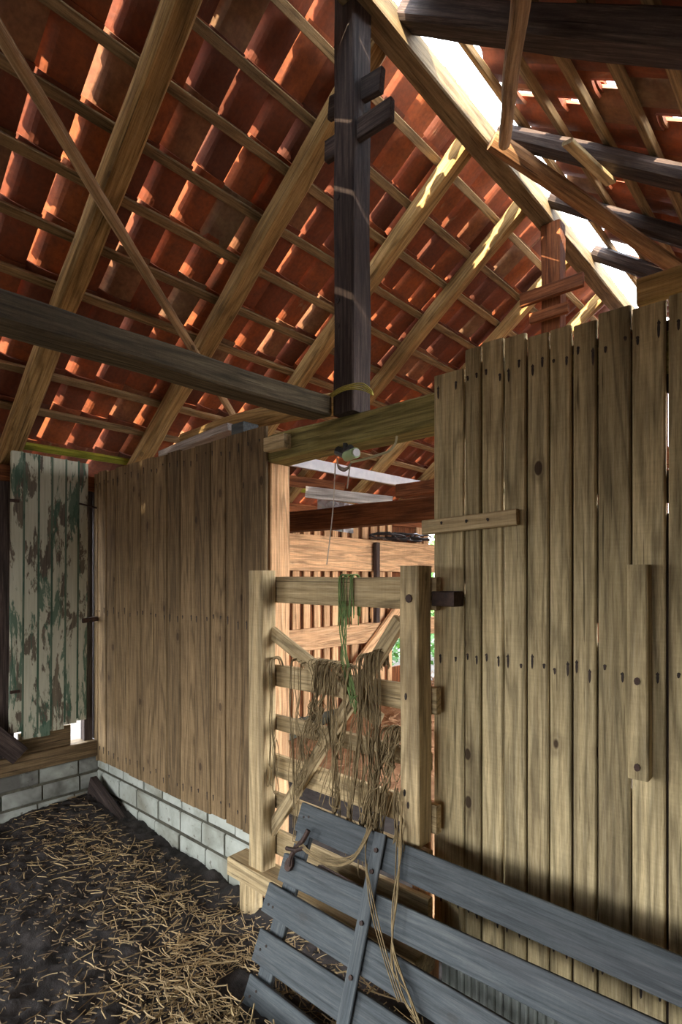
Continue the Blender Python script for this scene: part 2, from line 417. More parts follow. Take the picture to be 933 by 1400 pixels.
# cross rails and posts behind the partition
b = MB(); b.box((-3.9, D + .03, .50), (-2.2, D + .09, .60), M['dark'], 0); b.box((-3.9, D + .03, -.27), (-2.2, D + .09, -.17), M['dark'], 0)
struct(b.build('trim_1'))
b = MB(); b.box((-1.0, D + .03, -.33), (.9, D + .09, -.23), M['dark'], 0); b.box((-1.0, D + .03, -1.22), (.9, D + .09, -1.1), M['dark'], 0)
struct(b.build('trim_2'))

# ------------------------------------------------------------------ roof tiles
def tile_prof(u):
    pts = [(-.034, .030), (-.016, .0315), (-.002, .0295), (.010, .025), (.022, .019), (.034, .0125), (.048, .0065), (.065, .002), (.085, -.001), (.110, -.003), (.135, -.0025), (.160, 0.), (.185, .004)]
    return pts
TW = .186
def roof(side, xs, y0, y1, skip=lambda r, c, y: False, special={}):
    b = MB(); S, Nn = SV[side], NV[side]; ncol = int((y1 - y0) / TW)
    for r, x in enumerate(xs):
        for c in range(ncol):
            y = y0 + c * TW
            if skip(r, c, y): continue
            base = roofp(side, x, y, .148); dn = U(-.003, .004); lift = U(0, .024) ** 1.0 if side == 'L' else 0; ds = U(-.012, .012); rot = U(-.014, .014); roll = U(-.008, .01)
            trim_ = special.get((r, c), 0.); rnd = R(); off = Vector((U(-50, 50), U(-50, 50), 0))
            full = [(.036, .0), (-.05, .005), (-.20, .015), (-.315, .025)]
            pieces = [(full, 0.)] if not trim_ else [([(.036, .0), (-.05, .005)], 0.), ([(-.05, .005), (-.14, .011), (-.22, .017)], trim_), ([(-.22, .017), (-.315, .025)], 0.)]
            for ss, tr in pieces:
                vs = []; gs = []
                pts = [(min(u, TW - tr), z) for u, z in tile_prof(0)]
                for lay in (0, .013):
                    for (s_, n_) in ss:
                        for (u, z) in pts:
                            yy = u + rot * s_; nn = n_ + z + lay + dn + roll * (u / TW) + lift * max(0, 1 - u / TW) ** 3
                            vs.append(base + S * (s_ + ds - rot * u) + Nn * nn + Vector((0, yy, 0))); gs.append(Vector((s_, u, lay)) + off)
                k = len(pts); m = len(ss); fs = []
                for i in range(m - 1):
                    for j in range(k - 1):
                        a = i * k + j; fs.append((a, a + 1, a + k + 1, a + k)); a += m * k; fs.append((a + k, a + k + 1, a + 1, a))
                B = m * k
                for i in range(m - 1):
                    for j in (0, k - 1): a = i * k + j; fs.append((a, a + k, a + k + B, a + B))
                for j in range(k - 1):
                    for i in (0, m - 1): a = i * k + j; fs.append((a, a + B, a + B + 1, a + 1))
                b.add(vs, gs, fs, M['tile'], rnd)
    return b
BL = [-3.93, -3.695, -3.475, -3.25, -3.03, -2.81, -2.595, -2.385, -2.17, -1.97, -1.755]
BRt = [-1.425, -1.195, -.97, -.76, -.55, -.34, -.13, .08, .29, .50, .71, .92]
b = roof('L', [-4.15] + BL + [-1.56], -1.0, YB + .1)
struct(b.build('ceiling_left', smooth=False), 'underside of the left terracotta tile slope')
spec = {}
def mark(X, Y, t=.135):
    r = max(i for i in range(len(BRt)) if BRt[i] < X); spec[(r, int((Y + 1.0) / TW))] = t
for X, Y in ((-.88, 2.57), (-1.07, 2.9), (-.65, 2.73), (-1.31, 2.89), (-1.0, 3.6), (-.8, 4.4), (-1.2, 4.7), (-1.2, 5.2), (-.3, 2.45), (-1.31, 3.3)): mark(X, Y)
def skipR(r, c, y):
    if r == 0 and (2.35 < y + .09 < 2.55 or 4.6 < y + .09 < 4.9): return True
    if y > 1.95 and r > 7: return True  # unseen lower rows left out to let sky light into the rear bay
    return False
b = roof('R', BRt + [1.14], -1.0, YB + .1, skipR, spec)
struct(b.build('ceiling_right'), 'underside of the right terracotta tile slope')

# battens
ORD = ['first', 'second', 'third', 'fourth', 'fifth', 'sixth', 'seventh', 'eighth', 'ninth', 'tenth', 'eleventh', 'twelfth']
def batten(side, x, label, mat='batten', y0=-.7, y1=YB):
    b = MB(); p0, p1 = roofp(side, x, y0, .119), roofp(side, x, y1, .119)
    b.bar(p0, p1, .046, .03, M[mat], SV[side], .0035, .003, 60, wf=1.5)
    tag(b.build('roof_batten'), label, 'batten', 'roof battens carrying the tiles')
for i, x in enumerate(BL):
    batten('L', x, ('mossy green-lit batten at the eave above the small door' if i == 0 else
           ORD[i] + ' roof batten up from the eave under the left tile slope' + (', topmost of that slope' if i == len(BL) - 1 else '')), 'moss_lit' if i == 0 else 'batten')
for i, x in enumerate(BRt[:7]):
    batten('R', x, ORD[i] + ' roof batten down from the ridge on the right tile slope', y0=1.2)

def ridge_cap(b, y0, y1, x, z, roll):
    n = 9; vs = []; gs = []; off = Vector((U(-9, 9), U(-9, 9), 0))
    for y in (y0, y1):
        for rr in (.125, .11):
            for i in range(n):
                a = pi * i / (n - 1); vs.append((x + rr * cos(a) + roll * sin(a), y, z + rr * .8 * sin(a))); gs.append(Vector((y, rr, i * .05)) + off)
    fs = []
    for i in range(n - 1):
        fs += [(i, i + 1, 2 * n + i + 1, 2 * n + i), (n + i + 1, n + i, 3 * n + i, 3 * n + i + 1), (i, n + i, n + i + 1, i + 1), (2 * n + i, 2 * n + i + 1, 3 * n + i + 1, 3 * n + i)]
    for q in (0, n - 1): fs.append((q, 2 * n + q, 3 * n + q, n + q))
    b.add(vs, gs, fs, M['tile'])
b = MB(); y = -3.3
while y < 1.9:  # caps added out of view to keep sun from leaking through the ridge
    ln = .36
    if y + .18 < 1.75: ridge_cap(b, y, y + ln + .02, -1.55, 2.705 + U(0, .02), U(-.02, .02))
    y += ln
struct(b.build('trim_4'), 'unseen half-round ridge tiles closing the ridge against sun')

# rafters
def rafter(side, y, x0, x1, w, mat, label, rnd_=False, wob=.007, dy=0):
    b = MB(); p0, p1 = roofp(side, x0, y, .05), roofp(side, x1, y + dy, .05)
    if rnd_:
        n = int((p1 - p0).length / .08); b.sweep([p0.lerp(p1, i / n) for i in range(n + 1)], [(w * .5 * cos(q * pi / 5), .052 * sin(q * pi / 5)) for q in range(10)], M[mat], (0, 1, 0), wob, 2.)
    else: b.bar(p0, p1, w, .104, M[mat], (0, 1, 0), wob, .016, wf=2.2)
    tag(b.build('rafter', smooth=False), label, 'rafter', 'rafters under the left tile slope' if side == 'L' else 'rafters under the right tile slope')
LR = [(1.235, .115, 'rafter', 'thick split rafter with a thin barked pole crossing it, nearest on the left slope'),
      (2.085, .115, 'rafter', 'knotty pale rafter running up behind the dark king post'),
      (2.925, .11, 'rafter', 'rafter on the left slope, next beyond the king post'),
      (3.67, .10, 'rafter_far', 'straight sawn rafter on the left slope reaching the ridge just before the far post'),
      (4.52, .10, 'rafter_far', 'rafter on the left slope passing just behind the far post'),
      (5.35, .10, 'rafter_far', 'farthest rafter of the left slope, beyond the far post')]
for y, w, m, lb in LR: rafter('L', y, -4.12, -1.60, w, m, lb)
RRs = [(2.09, .14, 'dark', 'squared near-black rafter crossing the sky gap at the top of the right slope', False),
       (3.02, .15, 'dark', 'thick round dark rafter with a knot, second on the right slope', True),
       (3.76, .14, 'dark', 'round dark rafter third from the top of the right slope', True),
       (4.60, .13, 'dark', 'short visible dark rafter end just above the tall plank partition', True)]
for y, w, m, lb, rd in RRs: rafter('R', y, 1.1, -1.50, w, m, lb, rd, .006)

# ridge beam
b = MB(); b.bar((-1.545, -.7, 2.475), (-1.545, YB, 2.475), .115, .115, M['ridge'], (1, 0, 0), .008, .008, 90, wf=1.2)
tag(b.build('ridge_beam'), 'long squared ridge beam under the strip of open sky', 'beam')
b = MB()
for i in range(46):
    y = -.6 + i * .149
    if R() < .8: b.box((-1.62 + U(-.01, .01), y, 2.60 + U(-.01, .01)), (-1.555, y + U(.05, .13), 2.66), M['mortar'], 1, .012, .01, seg=2)
struct(b.build('trim_3'), 'broken mortar bedding along the ridge')

# ------------------------------------------------------------------ posts and beams
kp = empty('king_post', (-1.59, 1.83, .70)); tag(kp, 'tall dark squared king post standing on the mossy tie beam', 'post')
b = MB(); b.bar((-1.5875, 1.83, .695), (-1.5875, 1.83, 2.50), .115, .12, M['dark'], (1, 0, 0), .004, .006, 24); b.build('shaft', kp)
for pa, pb, hh, yy in (((452, 150), (523, 108), .10, 1.835), ((447, 208), (536, 148), .088, 1.805)):
    b = MB(); b.bar(onY(*pa, yy), onY(*pb, yy), .03, hh, M['dark'], (0, 1, 0), .006, .004, 5); b.build('cross_board', kp)
b = MB(); b.tube([(-1.59 + .085 * cos(a), 1.83 + .085 * sin(a), 1.70 + .012 * sin(2 * a)) for a in [i * pi / 8 for i in range(17)]], .004, M['iron'], 5); b.build('wire_binding', kp)
for zz in (1.18, 1.07, 1.62):
    b = MB(); b.disc((-1.615, 1.768, zz), (0, -1, 0), (0, 0, 1), .011, .015, .003, M['nail']); b.build('bolt_hole', kp)
fp = empty('far_post', (-1.505, 3.83, .78)); tag(fp, 'brown squared post under the ridge beam behind the tall plank partition', 'post')
b = MB(); b.bar((-1.505, 3.85, .78), (-1.505, 3.85, 2.415), .13, .11, M['rust'], (1, 0, 0), .003, .005, 16); b.build('shaft', fp)
for z0, z1, xa, xb in ((1.885, 1.975, -1.70, -1.275), (1.745, 1.815, -1.63, -1.37)):
    b = MB(); b.bar((xa, 3.76, (z0 + z1) / 2), (xb, 3.76, (z0 + z1) / 2 + .005), .035, z1 - z0, M['rust'], (0, 1, 0), .004, .003, 5); b.build('cross_board', fp)

def simple(name, label, cat, fn, group=None, smooth=False): return one(name, fn, label, cat, group, None, smooth)
simple('tie_beam', 'mossy hewn tie beam over the gate opening, carrying the king post', 'beam',
       lambda b: b.bar((-2.10, 1.862, .625), (.9, 1.862, .655), .14, .13, M['tie'], (0, 1, 0), .006, .01))
simple('wood_block', 'short pale wooden block nailed to the near end of the mossy tie beam', 'block',
       lambda b: b.box((-2.075, 1.745, .60), (-1.93, 1.79, .665), M['gate'], 0))
simple('long_beam', 'long grey squared beam running in from the left edge to the king post', 'beam',
       lambda b: b.bar((-1.70, -.6, .70), (-1.70, 1.75, .732), .12, .085, M['greybeam'], (1, 0, 0), .006, .008))
simple('log_rail', 'round brown log lying behind the top of the brown plank partition', 'log',
       lambda b: b.tube([(-3.15 + i * .1, 1.985 + .006 * sin(i), .885 + .02 * sin(i * .23) - .004 * i) for i in range(15)], .052, M['rafter'], 10, .006, taper=lambda q: .55 + .45 * min(1, q * 2.2)))
simple('door_jamb_post', 'squared brown post at the gate opening, at the end of the brown partition', 'post',
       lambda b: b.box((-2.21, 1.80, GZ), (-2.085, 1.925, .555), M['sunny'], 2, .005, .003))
# braces / poles
def polefn(p0, p1, r, mat, wob=.006, n=22, bow=.0):
    def f(b):
        a, c = Vector(p0), Vector(p1)
        b.tube([a.lerp(c, i / n) + Vector((0, 0, bow * sin(pi * i / n))) for i in range(n + 1)], r, M[mat], 10, wob, None, lambda q: 1.08 - .16 * q, 3.)
    return f
def onL(px, py, o): return onP(px, py, (-.75, 0, 1), 3.7125 + o)
def onR(px, py, o): return onP(px, py, (.75, 0, 1), 1.375 + o)
a, c = onL(0, 46, -.05), onL(318, 566, -.05); d = c - a
simple('brace_pole', 'thin barked pole nailed slantwise under the left rafters', 'pole', polefn(a - d * .18, c + d * .04, .027, 'pole'))
a, c = onR(664, 186, -.075), onR(930, 369, -.075); d = c - a
simple('brace_pole', 'reddish round pole slanting under the right rafters down to the tall partition', 'pole', polefn(a + d * .03, c + d * .15, .045, 'polered'))
a, c = onR(711, 0, -.17), onR(690, 196, -.17); d = c - a
simple('brace_pole', 'pale barked pole coming down from the top edge to the ridge on the right', 'pole', polefn(a - d * .5, c, .031, 'pole'))
a, c = onR(775, 193, -.03), onR(838, 255, -.03)
simple('board_offcut', 'short pale board slanting under the thick round rafter with a knot', 'board',
       lambda b: b.bar(onR(776, 194, -.075), onR(836, 250, -.035), .055, .02, M['gate'], (0, 1, 0)))
simple('top_rail', 'horizontal plank on edge above the right end of the tall partition', 'plank',
       lambda b: b.box((-.47, 1.84, .815), (.9, 1.87, .893), M['rafter'], 0, .004, .002))
simple('wall_plate', 'dark squared plate along the top of the left eave wall', 'beam',
       lambda b: b.box((-4.06, YF, .60), (-3.93, YB, .705), M['rust'], 1, .006, .003))
simple('grey_board', 'grey plank lying over the top of the brown partition', 'board',
       lambda b: b.bar((-3.10, 1.83, .745), (-2.45, 1.86, .80), .10, .04, M['greyplank'], (0, 1, 0), .003))
simple('wood_block', 'dark grey block standing on the brown partition beside the log', 'block',
       lambda b: b.box((-2.40, 1.80, .70), (-2.30, 1.90, .80), M['slat'], 0))

# ------------------------------------------------------------------ boards fixed on the tall partition
def f(b):
    b.bar((-1.165, 1.747, .183), (-.80, 1.747, .196), .026, .052, M['gate'], (0, 1, 0), .002, .004, 8)
    for x in (-1.08, -.98, -.9): nailmark(b, x, .195, 1.733, .005)
simple('cross_board', 'short horizontal board nailed across the edge of the tall partition', 'board', f)
def f(b):
    b.bar((-.437, 1.739, .035), (-.435, 1.741, -.565), .052, .05, M['board_r'], (1, 0, 0), .002, .004, 8)
    for z in (-.29, -.53): b.disc((-.436, 1.7155, z), (0, -1, 0), (0, 0, 1), .008, .011, .005, M['iron'])
simple('upright_board', 'upright board standing off the tall partition and casting a dark shadow', 'board', f)

# ------------------------------------------------------------------ gate
gt = empty('gate', (-1.55, 1.68, -1.33)); tag(gt, 'pale slatted wooden gate with twine hanging on it, between the two partitions', 'gate')
b = MB(); b.box((-2.035, 1.62, -1.315), (-1.935, 1.70, .03), M['gate'], 2, .005, .003); b.build('stile', gt)
b = MB(); b.box((-1.183, 1.62, -.94), (-1.103, 1.705, .04), M['gate'], 2, .005, .003)
fs_ = b.build('stile', gt)
b = MB(); b.disc((-1.14, 1.619, -.075), (0, -1, 0), (0, 0, 1), .013, .015, .006, M['iron']); b.build('bolt', fs_)
for x_, z in ((-1.155, -.42), (-1.16, -.76), (-1.145, -.80)):
    b = MB(); b.disc((x_, 1.6195, z), (0, -1, 0), (0, 0, 1), .005, .013, .0016, M['nail']); b.build('nail', fs_)
for z0, z1, x1, za in ((-.118, -.0, -1.085, 0), (-.50, -.405, -1.085, .01), (-.70, -.635, -1.12, .0), (-.915, -.815, -1.085, .0), (-1.06, -.99, -1.12, 0), (-1.27, -1.16, -1.12, 0)):
    b = MB(); b.bar((-2.03, 1.722, (z0 + z1) / 2), (x1, 1.722, (z0 + z1) / 2 + za), .03, z1 - z0, M['gate'], (0, 1, 0), .0025, .004, 12); b.build('bar', gt)
def onG(px, py, Y): return onY(px, py, Y)
for pts in (((367, 860), (520, 985)), ((548, 848), (358, 1156))):
    b = MB(); b.bar(onG(*pts[0], 1.688), onG(*pts[1], 1.688), .03, .055, M['gate'], (0, 1, 0), .003, .004, 12); b.build('brace', gt)
b = MB(); b.box((-1.10, 1.70, -.103), (-1.01, 1.765, -.05), M['iron'], 0, .004); b.build('latch', gt)
# threshold timbers
simple('threshold_beam', 'squared timber lying along the foot of the gate', 'beam',
       lambda b: b.box((-2.165, 1.60, -1.40), (-1.10, 1.72, -1.315), M['gate'], 0, .005, .003))
simple('wood_block', 'pale block between the block plinth and the gate foot, above the threshold', 'block',
       lambda b: b.box((-2.16, 1.735, -1.30), (-2.045, 1.80, -1.20), M['gate'], 0, .005, .002))
simple('stub_post', 'short post under the threshold timber at the end of the plinth', 'post',
       lambda b: b.box((-2.145, 1.655, GZ - .05), (-2.06, 1.73, -1.40), M['gate'], 2, .004, .002))
simple('dark_rail', 'dark round rail lying behind the slatted panel near the gate foot', 'rail',
       lambda b: b.tube([(-1.60 + i * .1, 1.635, -1.20 - .004 * i) for i in range(7)], .03, M['dark'], 8, .003))
simple('stub_post', 'pale post foot seen through the slatted panel beside the tall partition', 'post',
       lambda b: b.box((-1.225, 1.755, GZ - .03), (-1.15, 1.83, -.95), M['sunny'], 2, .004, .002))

# ------------------------------------------------------------------ slatted panel leaning on the gate
LN = Vector((0, 1, -.435)); LC = 2.0025
def onS(px, py, o=0): return onP(px, py, LN, LC - o)
ln_ = LN.normalized(); upS = Vector((0, .435, 1)).normalized()
sp = empty('slatted_panel', (-.9, 1.33, GZ)); tag(sp, 'blue-grey slatted panel leaning against the gate and tall partition', 'panel')
# top-left px, top-right px (far along its edge), width
SLATS = [((416, 1097), (840, 1270), .108), ((392, 1166), (870, 1381), .100), ((371, 1206), (704, 1400), .105), ((359, 1268), (477, 1345), .112), ((345, 1330), (433, 1399), .11)]
for (p, q, w) in SLATS:
    a, c = onS(*p), onS(*q); d = (c - a).normalized(); a2 = a; c2 = a + d * ((.12 - a.x) / d.x)
    b = MB(); b.bar(a2 - upS * (w / 2), c2 - upS * (w / 2), .022, w, M['slat'], ln_, .002, .003, 20)
    nails_ = []
    for t_ in (.03, .055):
        nails_.append(a2 + d * t_ - upS * (w * .5 + U(-.02, .02)) - ln_ * .0112)
    so_ = b.build('slat', sp)
    for pp in nails_:
        b = MB(); b.disc(pp, -ln_, upS, .005, .005, .002, M['nail']); b.build('nail', so_)
for xx in (-1.62, -.25):
    z0 = onS(345, 1380); b = MB()
    p0 = Vector((xx, 2.0025 + .435 * -1.56, -1.56)) + ln_ * .024; p1 = Vector((xx, 2.0025 + .435 * -.93, -.93)) + ln_ * .024
    b.bar(p0, p1, .075, .022, M['slat'], (1, 0, 0), .002); b.build('upright', sp)
b = MB(); a, c = onS(521, 1139, .026), onS(470, 1398, .026); d = c - a
b.bar(a, c + d * .15, .05, .012, M['slat'], d.cross(ln_), .001, .003, 10)
st_ = b.build('strap', sp)
for q in (.1, .5, .78, .22):
    b = MB(); b.disc(a + d * q - ln_ * .006, -ln_, upS, .008, .008, .007, M['iron']); b.build('rivet', st_)
b = MB(); p = onS(404, 1168, .03)
b.tube([onS(422, 1135, .05), onS(414, 1150, .05), onS(404, 1160, .03), onS(398, 1172, .03), onS(396, 1185, .03)], .010, M['iron'], 7, .003)
b.tube([onS(392, 1160, .04), onS(405, 1163, .05), onS(420, 1158, .04)], .008, M['iron'], 6, .002); b.disc(onS(397, 1182, .02), -ln_, upS, .02, .026, .012, M['iron'])
b.build('hook', sp)

# ------------------------------------------------------------------ twine
def strand(b, pts, r, mat, rnd=None):
    # Catmull-Rom through pts
    P = [Vector(p) for p in pts]; P = [P[0]] + P + [P[-1]]; out = []
    for i in range(1, len(P) - 2):
        for k in range(5):
            t = k / 5; a, b_, c, d = P[i - 1], P[i], P[i + 1], P[i + 2]
            out.append(.5 * ((2 * b_) + (c - a) * t + (2 * a - 5 * b_ + 4 * c - d) * t * t + (3 * b_ - a - 3 * c + d) * t ** 3))
    out.append(P[-1]); b.tube(out, r, mat, 4, 0, rnd)
def hank(name, label, tops, bots, n, mat, Y0=1.655, Y1=1.63, r=.0022, over=None, mess=.012, group='twine hanging on the gate', loopk=.35, short=.5):
    b = MB(); nb = max(2, n // 6)
    for kb in range(nb):
        q = (kb + U(.2, .8)) / nb
        t0 = Vector(onY(tops[0][0] + (tops[1][0] - tops[0][0]) * q, tops[0][1] + (tops[1][1] - tops[0][1]) * q, Y0))
        q2 = min(1, max(0, q + U(-.3, .3))); e0 = Vector(onY(bots[0][0] + (bots[1][0] - bots[0][0]) * q2, bots[0][1] + (bots[1][1] - bots[0][1]) * q2, Y1))
        if R() < short: e0 = t0.lerp(e0, U(.4, .95))
        sway = [Vector((U(-mess, mess), U(-mess, mess) * .8, 0)) * 1.5 for k in range(7)]
        ln = (e0 - t0).length; pin = U(.3, .8)
        for i in range(U(3, 10).__int__() if n > 12 else 4):
            t = t0 + Vector((U(-.022, .022), U(-.012, .012), U(-.008, .008))) * min(1, mess / .01)
            e = e0 + Vector((U(-.02, .02), U(-.015, .015), 0)) * min(1, mess / .01); e = t.lerp(e, U(.72, 1.04))
            pts = []
            if over: pts += [t + Vector((U(-.01, .01), .07, -.05)), t + Vector((0, .055, .006)), t + Vector((0, .02, .016))]
            for k in range(7):
                z = k / 6; sq = .35 + .65 * min(1, abs(z - pin) * 2.2)
                p = t.lerp(e, z) * sq + t0.lerp(e0, z) * (1 - sq)
                pts.append(p + sway[k] * min(1, z * 3) + Vector((U(-mess, mess), U(-mess, mess), 0)) * .35)
            if R() < loopk:
                w = U(.008, .035) * random.choice((-1, 1)); pts += [e + Vector((w * .5, 0, -.02)), e + Vector((w, 0, 0))]
                for k in range(1, 4): pts.append(e.lerp(t, k * .13) + Vector((w, U(-.01, .01), 0)))
            strand(b, pts, r * U(.8, 1.25), mat)
        if R() < .5 and n > 12:          # a loose strand slung across
            a_, c_ = t0.lerp(e0, U(.2, .7)), t0.lerp(e0, U(.3, 1.)) + Vector((U(-.12, .12), U(-.03, .0), 0))
            strand(b, [a_, a_.lerp(c_, .3) + Vector((0, -.01, -.06)), a_.lerp(c_, .7) + Vector((0, -.012, -.07)), c_], r, mat)
    return tag(b.build(name, smooth=True), label, 'twine', group)
hank('twine_hank', 'wide tan hank of old twine draped over the left half of the gate', ((424, 908), (480, 918)), ((402, 1120), (470, 1150)), 60, M['twine'], over=1, mess=.02, short=.6)
hank('twine_hank', 'long tangled hank of twine hanging in the middle of the gate', ((486, 905), (522, 895)), ((474, 1185), (522, 1185)), 50, M['twine'], over=1, mess=.018, short=.35)
hank('twine_hank', 'tan twine sweeping down beside the far stile of the gate', ((524, 1003), (548, 1003)), ((495, 1125), (528, 1150)), 40, M['twine'], over=1, mess=.012)
hank('twine_hank', 'single line of twine hanging close beside the near stile of the gate', ((369, 905), (376, 905)), ((369, 1100), (376, 1100)), 6, M['twine'], over=1, mess=.006)
hank('twine_hank', 'narrow bunch of twine hanging between the near stile and the wide hank', ((402, 908), (412, 912)), ((396, 1145), (408, 1148)), 10, M['twine'], over=1, mess=.009, short=.3)
hank('twine_hank', 'thin twine strands hanging to the slatted panel beside the far stile', ((541, 1075), (550, 1085)), ((536, 1170), (552, 1172)), 9, M['twine'], Y0=1.60, Y1=1.585, mess=.006, short=.1)
def f(b):
    for i in range(5):
        strand(b, [onY(546 + U(-5, 5), 1095 + U(0, 20), 1.60), onS(546 + U(-5, 5), 1168, .03), onS(540 + U(-4, 4), 1230, .04), onS(536 + U(-4, 4), 1300 + U(-20, 20), .04), onS(552 + U(-6, 8), 1360, .045), onS(572 + U(-8, 8), 1400, .045)], .0024, M['twine'])
    for i in range(3):
        strand(b, [onY(506 + U(-5, 5), 1110 + U(0, 20), 1.60), onS(500, 1160 + i * 4, .05), onS(505 + i * 3, 1230, .045), onS(522 + i * 3, 1300, .04), onS(545 + i * 3, 1370, .04)], .0022, M['twine'])
    for i in range(7):
        y = U(-5, 6); strand(b, [onS(400 + U(0, 12), 1150, .04), onS(425, 1168 + y, .055), onS(455, 1180 + y * 1.6, .055), onS(485, 1172 + y, .055), onS(505 + U(-6, 6), 1130, .05)], .0023, M['twine'])
tag(one('twine_hank', f, None, None, smooth=True), 'loose twine ends trailing over the blue-grey slatted panel', 'twine', 'twine hanging on the gate')
def f(b):
    for i in range(12):
        px = U(463, 483); t = onY(px, 789, 1.70); xx = t.x
        lo = U(.04, .055) + (.118 if i < 8 else .16)
        strand(b, [(xx, 1.745, .004 - lo), (xx, 1.742, -.02), (xx, 1.738, .006), (xx, 1.712, .008), (xx, 1.699, -.01), (xx + U(-.008, .008), 1.697, -.07), (xx + U(-.012, .012), 1.695, -lo)], .0026, M['gtwine'])
    for i in range(8):
        strand(b, [onY(468 + U(-5, 8), 822, 1.69), onY(468 + U(-4, 6), 860, 1.685), onY(470 + U(-4, 6), 900, 1.67), onY(480 + U(-5, 6), 950 + U(-15, 10), 1.64), onY(486 + U(-8, 8), 978 + U(-30, 8), 1.63)], .0026, M['gtwine'])
tag(one('twine_hank', f, None, None, smooth=True), 'green twine looped over the top bar of the gate and hanging down', 'twine', 'twine hanging on the gate')
def f(b):
    for i in range(4):
        o = i * .006
        strand(b, [onY(428, 562 + i * 3, 1.77), onY(445, 545 + i * 2, 1.765), onY(462, 532 + i * 2, 1.755), onY(478, 526 + i * 2, 1.755), onY(495, 524 + i * 3, 1.755), onY(507, 532 + i * 2, 1.77), onY(511, 541, 1.78)], .0026, M['ytwine'])
tag(one('yellow_twine', f, None, None, smooth=True), 'yellow twine tied round the foot of the king post', 'twine')
# fitting under the tie beam
ft = empty('lamp_fitting', onY(473, 628, 1.80)); tag(ft, 'small black and pale green fitting with wires hanging under the tie beam', 'fitting')
def pt(px, py, Y=1.80): return onY(px, py, Y)
b = MB(); b.tube([pt(462, 617), pt(472, 621), pt(482, 614)], .022, M['blackp'], 10, .004); b.tube([pt(473, 606), pt(472, 620)], .012, M['blackp'], 8); b.build('bracket', ft)
b = MB(); b.tube([pt(474, 624, 1.78), pt(487, 619, 1.755)], .022, M['greenp'], 14); b.build('shell', ft)
b = MB(); b.tube([pt(487, 619, 1.754), pt(488, 618.6, 1.751)], .016, M['white'], 12); b.build('cap', ft)
b = MB()
for k in range(3): strand(b, [pt(461, 625 + k), pt(463, 636 + k * 2), pt(472, 640 + k * 2), pt(480, 633 + k), pt(478, 622)], .0028, M['cord'])
b.build('wire_loop', ft)
b = MB(); strand(b, [pt(459, 632), pt(457.5, 660), pt(456, 690), pt(452, 730), pt(447, 772)], .0034, M['cord']); b.build('cord', ft)
b = MB(); strand(b, [pt(479, 635), pt(477, 650), pt(475, 668)], .004, M['cord']); b.build('cord', ft)
b = MB(); strand(b, [pt(480, 632), pt(497, 628), pt(515, 623), pt(533, 616), pt(541, 606), pt(543, 596)], .0055, M['cable']); b.build('cable', ft)

# ------------------------------------------------------------------ small door in the left eave wall
dr = empty('door_1', (-3.9, 1.46, -1.05)); struct(dr, 'narrow green and white peeling plank door')
ys = [1.222, 1.300, 1.388, 1.470, 1.558, 1.640, 1.708]
b = MB()
for i in range(6):
    zb = (-.98, -1.03, -1.03, -1.02, -.99, -.98)[i]; skew = -.02
    b.bar((-3.895, (ys[i] + ys[i + 1]) / 2 + skew * .6, zb + U(-.01, .01)), (-3.895, (ys[i] + ys[i + 1]) / 2, .795 - .003 * i), .022, ys[i + 1] - ys[i] - .004, M['door'], (1, 0, 0), 0, .005, 1, rnd=U(0, .8))
    if i: b.bar((-3.886, ys[i] - .012, zb + .02), (-3.886, ys[i], .79), .006, .014, M['door'], (1, 0, 0), 0, .002, 1, rnd=.95)
b.build('leaf', dr)
b = MB()
for z in (.48, -.72): b.bar((-3.880, 1.215, z), (-3.880, 1.27, z), .006, .02, M['iron'], (1, 0, 0))
b.build('hinge', dr)
b = MB(); b.bar((-3.878, 1.64, .50), (-3.878, 1.76, .48), .006, .012, M['iron'], (1, 0, 0)); b.bar((-3.876, 1.66, -.30), (-3.876, 1.76, -.29), .03, .03, M['iron'], (1, 0, 0), .004); b.build('latch', dr)
simple('door_sill', 'brown timber sill under the green and white door', 'sill',
       lambda b: b.box((-4.03, -1.5, -1.245), (-3.885, 1.765, -1.135), M['board_l'], 1, .006, .004))
simple('sill_board', 'brown board behind the foot of the green and white door', 'board',
       lambda b: b.box((-3.945, 1.28, -1.135), (-3.92, 1.60, -1.0), M['board_l'], 1))
simple('leaning_board', 'dark slanting board at the left edge beside the door foot', 'board',
       lambda b: b.bar((-3.86, 1.02, -.86), (-3.86, 1.265, -1.12), .03, .12, M['dark'], (1, 0, 0)))
simple('corner_board', 'dark board lying slantwise in the corner against the block plinth', 'board',
       lambda b: b.bar((-3.86, 1.715, -1.44), (-3.22, 1.715, -1.69), .045, .16, M['dark'], (0, 1, 0), .004))
# left wall planks, jamb
def vplanks(b, axis, fixed, t0, t1, z0, z1, w, mat, th=.022, gap=.003, out=0):
    t = t0
    while t < t1 - .01:
        e = min(t1, t + w * U(.85, 1.15)); zt = z1(((t + e) / 2)) if callable(z1) else z1
        if zt > z0 + .03:
            if axis == 1: b.box((fixed, t + gap, z0), (fixed + th, e - gap, zt), mat, 2)
            else: b.box((t + gap, fixed, z0), (e - gap, fixed + th, zt), mat, 2)
        t = e
b = MB(); vplanks(b, 1, XL, -.35, 1.12, -1.14, .61, .14, M['dark'], gap=.0); vplanks(b, 1, XL, YF, -2.75, -1.14, .61, .14, M['dark'], gap=.0)
b.box((XL - .06, 1.12, -1.14), (XL + .035, 1.25, .60), M['dark'], 2)
b.box((XL - .05, 1.70, -1.14), (XL + .012, 1.758, .60), M['dark'], 2)
b.box((XL - .05, D + .004, -1.14), (XL - .005, D + .16, .60), M['dark'], 2)
struct(b.build('wall_left'), 'dark planks of the left eave wall')
